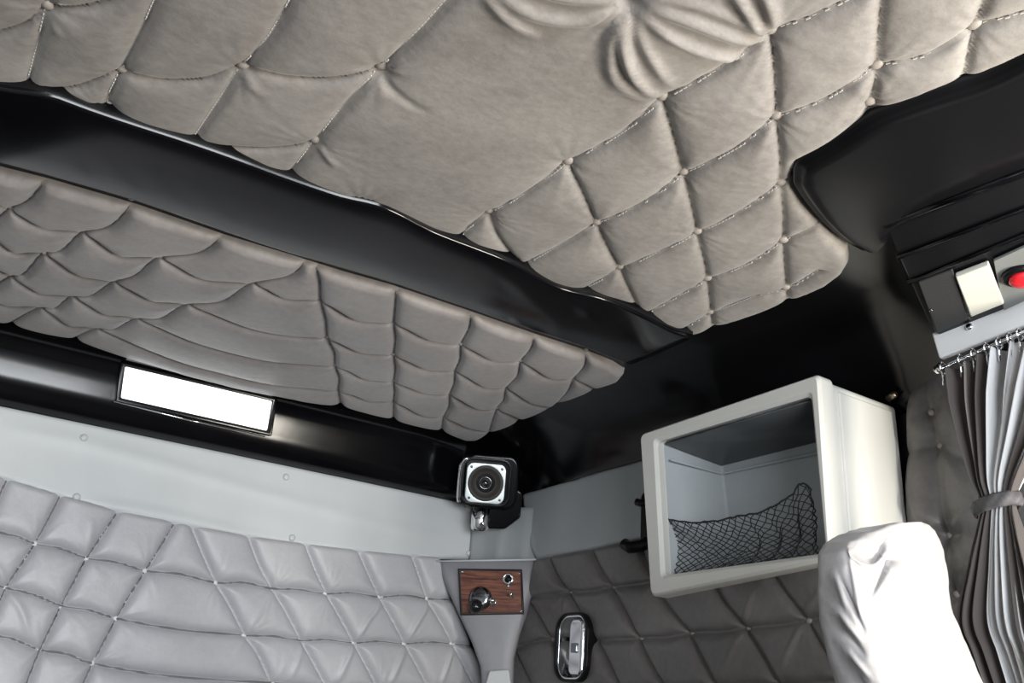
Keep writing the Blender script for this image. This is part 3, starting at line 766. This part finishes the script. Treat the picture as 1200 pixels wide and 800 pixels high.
ci = [hit(*p, 0, XF) for p in ((768, 517), (948, 463), (965, 647), (777, 673))]
Qi = [(p[1], p[2]) for p in ci]
outer = quad_r(Qo, .012); inner = quad_r(Qi, .010)
# frame face and outer body
def loops_obj(name, loops, mat, parent, close_last=False, bevel=0, smooth=True):
    bm = bmesh.new(); LL = []
    for pts, x in loops: LL.append([bm.verts.new((x, p[0], p[1])) for p in pts])
    n = len(LL[0])
    for A_, B_ in zip(LL, LL[1:]):
        for i in range(n): bm.faces.new((A_[i], A_[(i+1) % n], B_[(i+1) % n], B_[i]))
    if close_last: bm.faces.new(LL[-1])
    return bm_obj(name, bm, mat, parent, bevel=bevel)
def shrink(pts, d):
    c0 = np.mean(pts, 0); out = []
    for p in pts:
        v = np.array(p) - c0; out.append(tuple(c0 + v - np.sign(v) * d))
    return out
XB = W - 0.006
def lift(pts, d):
    zm = np.mean([p[1] for p in pts]); return [(p[0], p[1] + (d if p[1] < zm else 0)) for p in pts]
loops_obj('body', [(lift(shrink(outer, .004), .045), XB), (shrink(outer, .004), XF + .035), (outer, XF + .032), (outer, XF + .006), (shrink(outer, .004), XF), (shrink(inner, -.006), XF), (inner, XF + .006), (shrink(inner, -.004), XF + .02), (shrink(inner, -.004), XF + .024)], M_CAB, cub, bevel=.0012)
# raised panel on the near end of the cabinet
e = yz[1]; e2 = yz[2]
yN = min(e[0], e2[0]) - .0005
def end_panel():
    bm = bmesh.new()
    def yat(z): t = (z - e2[1]) / (e[1] - e2[1]); return e2[0] * (1 - t) + e[0] * t + .0035
    z0, z1 = e2[1] + .02, e[1] - .018; x0, x1 = XF + .048, XB - .012
    for (xa, xb, za, zb, dy) in ((x0, x1, z0, z1, -.0035),):
        v = [bm.verts.new((x, yat(z) + d, z)) for d in (.004, dy) for (x, z) in ((xa, za), (xb, za), (xb, zb), (xa, zb))]
        bm.faces.new(v[:4]); bm.faces.new(v[4:])
        for i in range(4): bm.faces.new((v[i], v[(i+1) % 4], v[4 + (i+1) % 4], v[4 + i]))
    return bm_obj('end_panel', bm, M_CAB, cub, bevel=.003)
end_panel()
il = shrink(inner, -.005)
ib = lift(shrink(inner, .004), .042); XI = W - .036
# inside: back, four walls as one liner with its own grey plastic, dark top
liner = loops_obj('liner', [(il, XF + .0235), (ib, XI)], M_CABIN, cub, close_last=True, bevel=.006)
tp0 = ci[0]; tp1 = ci[1]
def zt(y): t = (y - tp1[1]) / (tp0[1] - tp1[1]); return tp1[2] * (1 - t) + tp0[2] * t
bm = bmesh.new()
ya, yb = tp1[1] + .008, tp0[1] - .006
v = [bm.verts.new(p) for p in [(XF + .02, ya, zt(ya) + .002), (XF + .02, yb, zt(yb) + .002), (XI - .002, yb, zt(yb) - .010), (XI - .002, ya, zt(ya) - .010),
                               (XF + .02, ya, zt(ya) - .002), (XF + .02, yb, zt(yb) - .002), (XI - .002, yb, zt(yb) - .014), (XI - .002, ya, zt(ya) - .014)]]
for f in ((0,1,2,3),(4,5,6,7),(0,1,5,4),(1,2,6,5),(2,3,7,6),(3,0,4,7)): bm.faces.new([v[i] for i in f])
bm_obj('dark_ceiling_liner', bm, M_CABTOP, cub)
# moulded ledge under the inner ceiling and relief on the far end wall
bm = bmesh.new()
for (x0, x1, y0, y1) in ((XF + .03, XI - .002, yb - .006, yb - .001), (XI - .008, XI - .002, ya + .01, yb - .004)):
    bmesh.ops.create_cube(bm, size=1, matrix=Matrix.Translation(((x0+x1)/2, (y0+y1)/2, zt(yb) - .030)) @ Matrix.Diagonal((x1-x0, y1-y0, .004, 1)))
bm_obj('inner_ledge', bm, M_CABIN, cub, bevel=.001)
yw = yz[0][0] - .030
bm = ringframe(rrect(.11, .13, .02, 6), rrect(.106, .126, .018, 6), 0, .003, frame((XF + .11, yw - .004, (Qi[0][1] + Qi[3][1]) / 2), (0, -1, 0)))
bm_obj('moulded_relief', bm, M_CABIN, cub)
bm_obj('corner_highlight_rib', tube([(XF + .040, yw + .004, Qi[3][1] + .01), (XF + .040, yw + .004, Qi[0][1] - .075)], .006, 12), M_CABIN, cub)  # rib added to draw the highlight of the liner's rounded corner
# brass catch on the upper rear corner
KM = frame(hit(1046, 464, 0, XB - .01), (-.2, -.9, .2))
bm_obj('corner_catch', lathe([(0, -.01), (.006, -.01), (.006, .004), (.0045, .008), (0, .009)], KM, 16), M_BRASS, cub)

# net: diamond mesh of elastic cord, slung across the lower half
def make_net():
    top = [(771, 598), (776, 604), (787, 609), (810, 612), (840, 611), (868, 606), (893, 600), (915, 590), (932, 577), (945, 566), (953, 580)]
    T_ = smoothpoly([hit(*p, 0, XF + .03)[1:] for p in top], 6)
    B_ = smoothpoly([hit(*p, 0, XF + .03)[1:] for p in [(776, 676), (830, 668), (890, 660), (963, 650)]], 6)
    def at_(L, t):
        s_ = np.r_[0, np.cumsum(np.hypot(*np.diff(L, axis=0).T))]; q = t * s_[-1]
        return np.array([np.interp(q, s_, L[:, 0]), np.interp(q, s_, L[:, 1])])
    nu, nv = 44, 18; P = {}
    rng = np.random.default_rng(1)
    for i in range(nu + 1):
        a, b = at_(T_, i / nu), at_(B_, i / nu)
        for j in range(nv + 1):
            v_ = j / nv; p = a * (1 - v_) + b * v_
            sag = .035 * math.sin(math.pi * min(1, v_ * 1.0)) * math.sin(math.pi * i / nu) ** .6
            rip = .007 * math.sin(i * 1.1) * (i / nu > .55) * math.sin(math.pi * v_)
            P[i, j] = Vector((XF + .026 + sag + rip + rng.normal(0, .0008), p[0] + rng.normal(0, .0012), p[1] + rng.normal(0, .0010)))
    bm = bmesh.new()
    def cord(a, b, r): tube([a, b], r, 4, bm, False)
    for i in range(nu):
        for j in range(nv):
            if (i + j) % 2 == 0: cord(P[i, j], P[i+1, j+1], .0009)
            else: cord(P[i+1, j], P[i, j+1], .0009)
    net = bm_obj('storage_net', bm, M_NET)
    tag(net, 'black elastic diamond net slung inside the white cabinet', 'net')
    bm_obj('elastic_edge', tube([P[i, 0] for i in range(nu + 1)], .0016, 6), M_NET, net)
    bm_obj('hem', tube([P[i, nv] for i in range(nu + 1)], .0016, 6), M_NET, net)
make_net()

# small black coat hook between cabinet and strip
hk = thing('coat_hook', 'black coat hook on the side wall just behind the left edge of the white cabinet', 'hook')
h1 = Vector(hit(748, 642, 0, W - .03)); h0 = Vector(hit(757, 590, 0, W - .012))
bm_obj('hook_plate', prism(rrect(.05, .13, .012, 5), 0, .010, frame(h0 + Vector((.008, -.01, -.04)), (-1, 0, 0))), M_BLACK2, hk, bevel=.003)
bm_obj('hook_arm', tube([h1 + Vector((.02, -.03, .02)), h1 + Vector((0, -.01, .004)), h1 + Vector((-.012, .012, 0)), h1 + Vector((-.010, .030, .010))], .012, 12), M_BLACK2, hk)
bm_obj('hook_tip', tube([h0 + Vector((0, -.02, 0)), h0 + Vector((-.008, .004, 0)), h0 + Vector((-.012, .016, .004))], .008, 12), M_BLACK2, hk)

# ------------------------------------------------------------------ chrome door latch in the dark quilt
DM_C = Vector(hit(672.5, 758, 0, W - .022))
dn = Vector((-1, 0, 0))
DM = frame(DM_C, dn)
def dlp(px, py):
    v = DM.inverted() @ Vector(hit(px, py, 0, W - .022)); return (v.x, v.y)
w_ = abs(dlp(692, 758)[0] - dlp(653, 758)[0]); h_ = abs(dlp(672, 718)[1] - dlp(672, 799)[1])
latch = thing('door_latch', 'chrome recessed door latch with black rounded surround set in the dark quilted wall', 'latch')
bm_obj('surround', ringframe(rrect(w_, h_, w_*.34, 8), rrect(w_*.84, h_*.92, w_*.28, 8), -.02, .010, DM), M_BLACK2, latch, bevel=.002)
bm_obj('chrome_rim', ringframe(rrect(w_*.85, h_*.93, w_*.29, 8), rrect(w_*.78, h_*.87, w_*.25, 8), -.02, .006, DM), M_CHROME, latch, bevel=.001)
bm_obj('dish', prism(rrect(w_*.80, h_*.88, w_*.25, 8), -.02, -.012, DM), M_DCHROME, latch)
hx = w_ * .14
lev = bm_obj('lever', prism(rrect(w_*.42, h_*.82, w_*.12, 5, hx, 0), -.010, .010, DM), M_CHROME, latch, bevel=.008, seg=5)
bm_obj('lever_keeper', prism(rrect(w_*.16, h_*.14, w_*.03, 3, hx, -h_*.02), .009, .014, DM), M_DCHROME, lev, bevel=.001)

# ------------------------------------------------------------------ overhead console, right
con = thing('overhead_console', 'black overhead console on the right side of the ceiling above the striped curtain', 'console')
def bite():
    """moulded fairing: rim groove along the quilt, then a flat face running in to the housing ridge"""
    zb = CZ + .590
    pts = [(1290, 25), (1200, 72), (1151, 96), (1095, 114), (1025, 141), (976, 172), (940, 193), (931, 203), (930, 213), (933, 228), (958, 261), (985, 286), (1010, 300)]
    L = smoothpoly([hit(*p, 2, zb)[:2] for p in pts], 4); n = len(L)
    r0, r1 = hit(1290, 168, 2, zb)[:2], hit(1046, 268, 2, zb)[:2]
    T_ = np.gradient(L, axis=0); T_ /= np.hypot(*T_.T)[:, None]
    N_ = np.stack([-T_[:, 1], T_[:, 0]], 1); mid = (r0 + r1) / 2
    if (N_[n // 2] @ (mid - L[n // 2])) < 0: N_ = -N_
    rows = [(0, .025), (0, .010), (.002, .007), (.008, .006), (.010, .002), (.015, -.001), (.024, -.0015)]
    V = []
    for d, dz in rows:
        for k in range(n): q = L[k] + N_[k] * d; V.append((q[0], q[1], zb + dz))
    base = L + N_ * .024
    for w in (.35, .7, 1.0):
        for k in range(n):
            t = k / (n - 1); q = base[k] * (1 - w) + (r0 * (1 - t) + r1 * t) * w
            V.append((q[0], q[1], zb - .0015 - .004 * math.sin(math.pi * w) + .003 * w))
    for k in range(n):
        t = k / (n - 1); q = r0 * (1 - t) + r1 * t; V.append((q[0], q[1], zb + .026))
    m = len(rows) + 4
    F = [(j*n+k, j*n+k+1, (j+1)*n+k+1, (j+1)*n+k) for j in range(m - 1) for k in range(n - 1)]
    F += [((m-1)*n+k, (m-1)*n+k+1, k+1, k) for k in range(n - 1)]
    bm = bmesh.new(); vv = [bm.verts.new(v) for v in V]
    for f in F: bm.faces.new([vv[i] for i in f])
    return bm_obj('front_fairing', bm, M_FAIR, con)
bite()
def prof_body():
    E_ = [(1037, 262, 2, CZ+.592), (1040, 272, 2, CZ+.587), (1046, 288, 2, CZ+.580), (1052, 301, 2, CZ+.573), (1065, 330, 2, CZ+.563), (1092, 389, 0, 1.165)]
    F_ = [(1260, 178, 2, CZ+.592), (1260, 188, 2, CZ+.588), (1260, 204, 2, CZ+.584), (1260, 222, 2, CZ+.580), (1260, 250, 2, CZ+.574), (1260, 322, 0, 1.165)]
    e_ = [hit(*q) for q in E_]; f_ = [hit(*q) for q in F_]
    def close(L):
        L = [tuple(p) for p in L]; return L + [(W - .002, L[-1][1], L[-1][2]), (W - .002, L[0][1], CZ + .612), (L[0][0], L[0][1], CZ + .612)]
    a, b = close(e_), close(f_)
    bm = bmesh.new(); va = [bm.verts.new(p) for p in a]; vb_ = [bm.verts.new(p) for p in b]; n = len(a)
    for i in range(n): bm.faces.new((va[i], va[(i+1) % n], vb_[(i+1) % n], vb_[i]))
    bm.faces.new(va); bm.faces.new(vb_[::-1])
    bm_obj('housing', bm, M_BLACK2, con, bevel=.004, seg=2)
    return e_, f_
e_, f_ = prof_body()
# ribs along the housing
for k, w in ((0, .004), (3, .002), (4, .0022)):
    a, b = Vector(e_[k]), Vector(f_[k]); dd = Vector((-.001, 0, -.001))
    bm_obj('housing_rib', tube([a + dd, b + dd], w * 1.6, 8), M_BLACK, con)
# switch fascia lies in the plane of the last housing facet
fn = np.cross(f_[4] - e_[4], e_[5] - e_[4]); fn /= np.linalg.norm(fn)
if fn[0] > 0: fn = -fn
fp = e_[4] + fn * .001
FF = frame(hitp(1150, 330, fp, fn), fn); FFi = FF.inverted()
def fl(px, py):
    v = FFi @ Vector(hitp(px, py, fp, fn)); return (v.x, v.y)
def onface(name, pts, z0, z1, mat, bev, parent=con):
    P = [fl(*p) for p in pts]
    ar = sum(P[i-1][0] * P[i][1] - P[i][0] * P[i-1][1] for i in range(len(P)))
    if ar < 0: P = P[::-1]
    return bm_obj(name, prism(P, z0, z1, FF), mat, parent, bevel=bev)
onface('end_cover', [(1076, 328), (1116, 313), (1134, 372), (1098, 387)], 0, .004, M_CHAR, .0015)
onface('switch_fascia', [(1164, 303), (1262, 258), (1262, 321), (1176, 361)], 0, .004, M_GPLATE, .001)
sq = onface('cream_cover', [(1119, 319), (1158, 304), (1176, 350), (1137, 366)], 0, .008, M_CREAM, .002)
RM = frame(hitp(1197, 321, fp + fn * .004, fn), fn)
rb = bm_obj('button_bezel', lathe([(.012, 0), (.023, 0), (.023, .006), (.019, .008), (.015, .006), (.012, .003)], RM, 28), M_BLACK2, con)
bm_obj('red_push_button', lathe([(0, 0), (.0155, 0), (.0155, .010), (.012, .014), (0, .0155)], RM, 28), M_RED, con)
bm_obj('cover_screw', lathe([(0, 0), (.003, 0), (.002, .002), (0, .002)], frame(hitp(1091, 363, fp + fn * .004, fn), fn), 12), M_DCHROME, con)

# white trim under the console
XT = 1.18
tr = thing('white_header_trim', 'white painted trim strip with a screw above the striped curtain', 'trim strip')
def trim_box(pts, X_, th):
    P = [hit(*p, 0, X_)[1:] for p in pts]
    return prism([tuple(p) for p in P], 0, th, MX @ Matrix.Identity(4)) , X_
P = [tuple(hit(*p, 0, XT)[1:]) for p in ((1091, 390), (1260, 322), (1260, 357), (1100, 420))]
Mt = Matrix(((0, 0, -1, XT + .012), (1, 0, 0, 0), (0, 1, 0, 0), (0, 0, 0, 1)))
bm_obj('trim_board', prism(P, 0, .012, Mt), M_TRIM, tr, bevel=.003)
bm_obj('trim_screw', lathe([(0, -.002), (.0055, -.002), (.005, .002), (.003, .0035), (0, .004)], frame(hit(1136, 383, 0, XT), (-1, 0, 0)), 20), M_CHROME, tr)

# ------------------------------------------------------------------ curtain rail, rings, curtain, tie
XR = 1.17
rail = thing('curtain_rail', 'thin chrome curtain rail below the white header trim', 'rail')
ra, rb_ = Vector(hit(1101, 433, 0, XR)), Vector(hit(1262, 362, 0, XR))
bm_obj('rod', tube([ra, rb_], .0032, 10), M_CHROME, rail)
bm_obj('rod_end', lathe([(0, -.004), (.006, -.004), (.007, 0), (.005, .005), (0, .006)], frame(ra, (ra - rb_).normalized(), (0, 0.2, 1)), 16), M_CHROME, rail)
bm_obj('rail_bracket', tube([ra + Vector((.02, .008, .015)), ra + Vector((.005, .008, .004)), ra + Vector((0, .002, 0))], .005, 8), M_BRASS, rail)

cur = thing('tied_curtain', 'taupe and white striped curtain gathered by a dark tie on the right', 'curtain')
Lc = smoothpoly([hit(x, y, 0, 1.185)[1:] for x, y in ((1106, 440), (1114, 480), (1126, 525), (1139, 565), (1148, 588), (1143, 625), (1134, 665), (1122, 726), (1136, 765), (1150, 800), (1170, 850), (1180, 920))], 8)
Rc = smoothpoly([hit(x, y, 0, 1.185)[1:] for x, y in ((1290, 365), (1262, 440), (1232, 500), (1202, 555), (1190, 586), (1198, 620), (1212, 665), (1232, 726), (1244, 765), (1252, 800), (1262, 850), (1272, 920))], 8)
nv = len(Lc); nu = 200; V = []; UV = []
tie_v = int(4 * 8 + 2)
npl = 9.0
for j in range(nv):
    g = abs(j - tie_v) / (nv * .5); amp = .004 + .017 * min(1, (abs(j - tie_v) / 26.0)) ** .8
    for i in range(nu):
        u = i / (nu - 1)
        uu = u + .012 * math.sin(u * npl * 2 * math.pi * 2 + 1) + .01 * math.sin(u * 9 + j * .05)
        p = Lc[j] * (1 - uu) + Rc[j] * uu
        x = 1.185 + amp * math.sin(u * npl * 2 * math.pi + .5 * math.sin(j * .07 + u * 4)) + amp * .35 * math.sin(u * npl * 4.6 * math.pi + 2 + j * .02)
        V.append((x, p[0], p[1])); UV.append((u, j / nv))
F = [(j*nu+i, j*nu+i+1, (j+1)*nu+i+1, (j+1)*nu+i) for j in range(nv - 1) for i in range(nu - 1)]
o = mesh_obj('curtain_cloth', V, F, M_CURT, cur, uv=UV)
m = o.modifiers.new('solid', 'SOLIDIFY'); m.thickness = .0012; m.offset = 0
# gathered tie band: a closed soft loop round the cloth
ty0, ty1 = hit(1142, 599, 0, 1.185), hit(1196, 583, 0, 1.185)
cY = (ty0[1] + ty1[1]) / 2; cZ_ = (ty0[2] + ty1[2]) / 2; hw = abs(ty0[1] - ty1[1]) / 2
V = []; F = []; n = 40; rows = 7
for r_ in range(rows):
    v_ = r_ / (rows - 1) - .5
    for k in range(n):
        a = 2 * math.pi * k / n
        rr = 1 + .05 * math.sin(a * 9 + r_) - .12 * (2 * v_) ** 2
        y = cY + hw * math.cos(a) * rr; z = cZ_ + (ty1[2] - ty0[2]) / 2 * (-math.cos(a)) * (1 if ty0[1] < ty1[1] else 1) + v_ * .018
        V.append((1.185 + .019 * math.sin(a) * rr, y, z))
for r_ in range(rows - 1):
    for k in range(n): F.append((r_*n+k, r_*n+(k+1) % n, (r_+1)*n+(k+1) % n, (r_+1)*n+k))
tie = mesh_obj('tie_band', V, F, simple('dark_tie_cloth', (.10, .095, .10), .6, bump=.3, bscale=200), cur)
m = tie.modifiers.new('solid', 'SOLIDIFY'); m.thickness = .002
# heading hooks on the rail
def hook_parts(p):
    ro_ = bpy.data.objects.new('curtain_hook', None); return p
HL = ['curtain hook at the left end of the chrome rail', 'second curtain hook from the left end of the chrome rail', 'third curtain hook from the left end of the chrome rail', 'fourth curtain hook from the left end of the chrome rail', 'fifth curtain hook from the left end of the chrome rail', 'sixth curtain hook from the left end of the chrome rail', 'curtain hook furthest right on the chrome rail']
for k, t in enumerate((.03, .17, .27, .37, .46, .54, .61)):
    p = ra.lerp(rb_, t)
    bm = bmesh.new()
    pts = [p + Vector((0, 0, 0)) + Vector((.0075 * math.cos(a), 0, .0075 * math.sin(a))) for a in np.linspace(-1.2, 4.4, 14)]
    pts += [p + Vector((-.001, .001, -.016)), p + Vector((.002, .003, -.024))]
    tube(pts, .0016, 6, bm)
    h = bm_obj('curtain_hook', bm, M_CHROME)
    tag(h, 'small metal ' + HL[k], 'hook', 'curtain hooks on the chrome rail')

# ------------------------------------------------------------------ seat back in the foreground
seat = thing('seat_back', 'pale grey cloth seat back with loose creased cover in the lower right foreground', 'seat')
YS = 0.60
rows_px = [(612.5, 1042, 1052, 1076), (616, 1022, 1036, 1086), (622, 1006, 1020, 1094), (632, 990, 1003, 1100), (645, 978, 996, 1105), (662, 971, 996, 1108), (690, 968, 1002, 1112),
           (720, 970, 1008, 1118), (750, 976, 1016, 1131), (780, 983, 1026, 1145), (800, 988, 1034, 1154), (850, 1002, 1052, 1172), (950, 1030, 1085, 1205), (1100, 1070, 1130, 1250)]
V = []; F = []; n = 160
rp = smoothpoly([np.array(r) for r in rows_px], 4) if False else None
arr = np.array(rows_px, float); tt = np.arange(len(arr)); t2 = np.linspace(0, len(arr) - 1, 170)
rws = np.stack([np.interp(t2, tt, arr[:, k]) for k in range(4)], 1)
k_ = np.array([.25, .5, .25])
for c_ in range(1, 4):
    q = np.convolve(np.pad(rws[:, c_], 1, 'edge'), k_, 'valid'); rws[:, c_] = q
for j, (py, xl, xc, xr) in enumerate(rws):
    pc = hit(xc, py, 1, YS); pr = hit(xr, py, 1, YS + .01)
    dl = ray(xl, py); xw0 = pc[0]; yl = dl[1] * (xw0 + .004) / dl[0]      # far edge of the inner side, on x = const
    z = pc[2]; depth = max(.03, min(.16, (yl - YS)))
    x0, x1 = pc[0], pr[0]; zr = pr[2]; y0, y1 = YS, YS + depth + .02
    cx, cy = (x0 + x1) / 2, (y0 + y1) / 2; hx_, hy = (x1 - x0) / 2, (y1 - y0) / 2
    for k in range(n):
        a = 2 * math.pi * k / n; ca, sa = math.cos(a), math.sin(a); ex = .42
        x = cx + hx_ * np.sign(ca) * abs(ca) ** ex; y = cy + hy * np.sign(sa) * abs(sa) ** ex
        zz = z + (zr - z) * (x - x0) / (x1 - x0)
        V.append([x, y, zz])
    nring = len(rws)
for j in range(nring - 1):
    for k in range(n): F.append((j*n+k, j*n+(k+1) % n, (j+1)*n+(k+1) % n, (j+1)*n+k))
F.append(tuple(range(n)))
V = np.array(V)
# creases of the loose cover: ridges and valleys along traced folds, pushed out of the surface
C0 = V.reshape(nring, n, 3); cen = C0.mean(1, keepdims=True)
out = C0 - cen; out[..., 2] = 0; out /= np.linalg.norm(out, axis=2, keepdims=True) + 1e-9
q = (C0 - np.array([0, 0, CZ])) @ RC.T; PX = np.stack([600 + FPX * q[..., 0] / q[..., 2], 400 + FPX * q[..., 1] / q[..., 2]], -1).reshape(-1, 2)
hh = np.zeros(len(PX)); front_side = (out[..., 1].reshape(-1) < 0.35)
for pts, am, wd in [([(994, 640), (1000, 652), (1012, 661), (1024, 663), (1033, 655), (1039, 642), (1043, 626)], .007, 3.0),
                    ([(1000, 640), (1012, 650), (1022, 652), (1030, 645), (1034, 632)], -.009, 4.5),
                    ([(1048, 632), (1040, 655), (1028, 680), (1018, 700)], -.009, 3.5), ([(1056, 634), (1046, 662), (1034, 690)], .005, 4.0),
                    ([(996, 648), (1004, 690), (1010, 730)], .004, 3.5), ([(985, 680), (1000, 710), (1012, 740)], -.005, 3.0), ([(976, 705), (992, 728), (1010, 752)], .005, 3.0),
                    ([(978, 722), (995, 745), (1012, 766)], -.004, 3.0), ([(982, 745), (1000, 770), (1020, 795)], .005, 3.5), ([(975, 665), (986, 690), (992, 715)], .004, 3.0), ([(990, 775), (1008, 800), (1030, 825)], -.005, 4.0)]:
    q_, t_, _ = segdist(PX, smoothpoly(pts, 5)); hh += am * np.exp(-(q_ / wd) ** 2) * np.sin(np.clip(t_, .02, .98) * math.pi) ** .5
hh *= front_side
V = (C0 + out * hh.reshape(nring, n, 1)).reshape(-1, 3)
o = mesh_obj('cloth_cover', V, F, M_SEAT, seat)
# soft creases pressed into the cover
tex = bpy.data.textures.new('crease', 'CLOUDS'); tex.noise_scale = .035; tex.noise_depth = 2
dm = o.modifiers.new('crease', 'DISPLACE'); dm.texture = tex; dm.strength = .004; dm.mid_level = .5; dm.texture_coords = 'LOCAL'
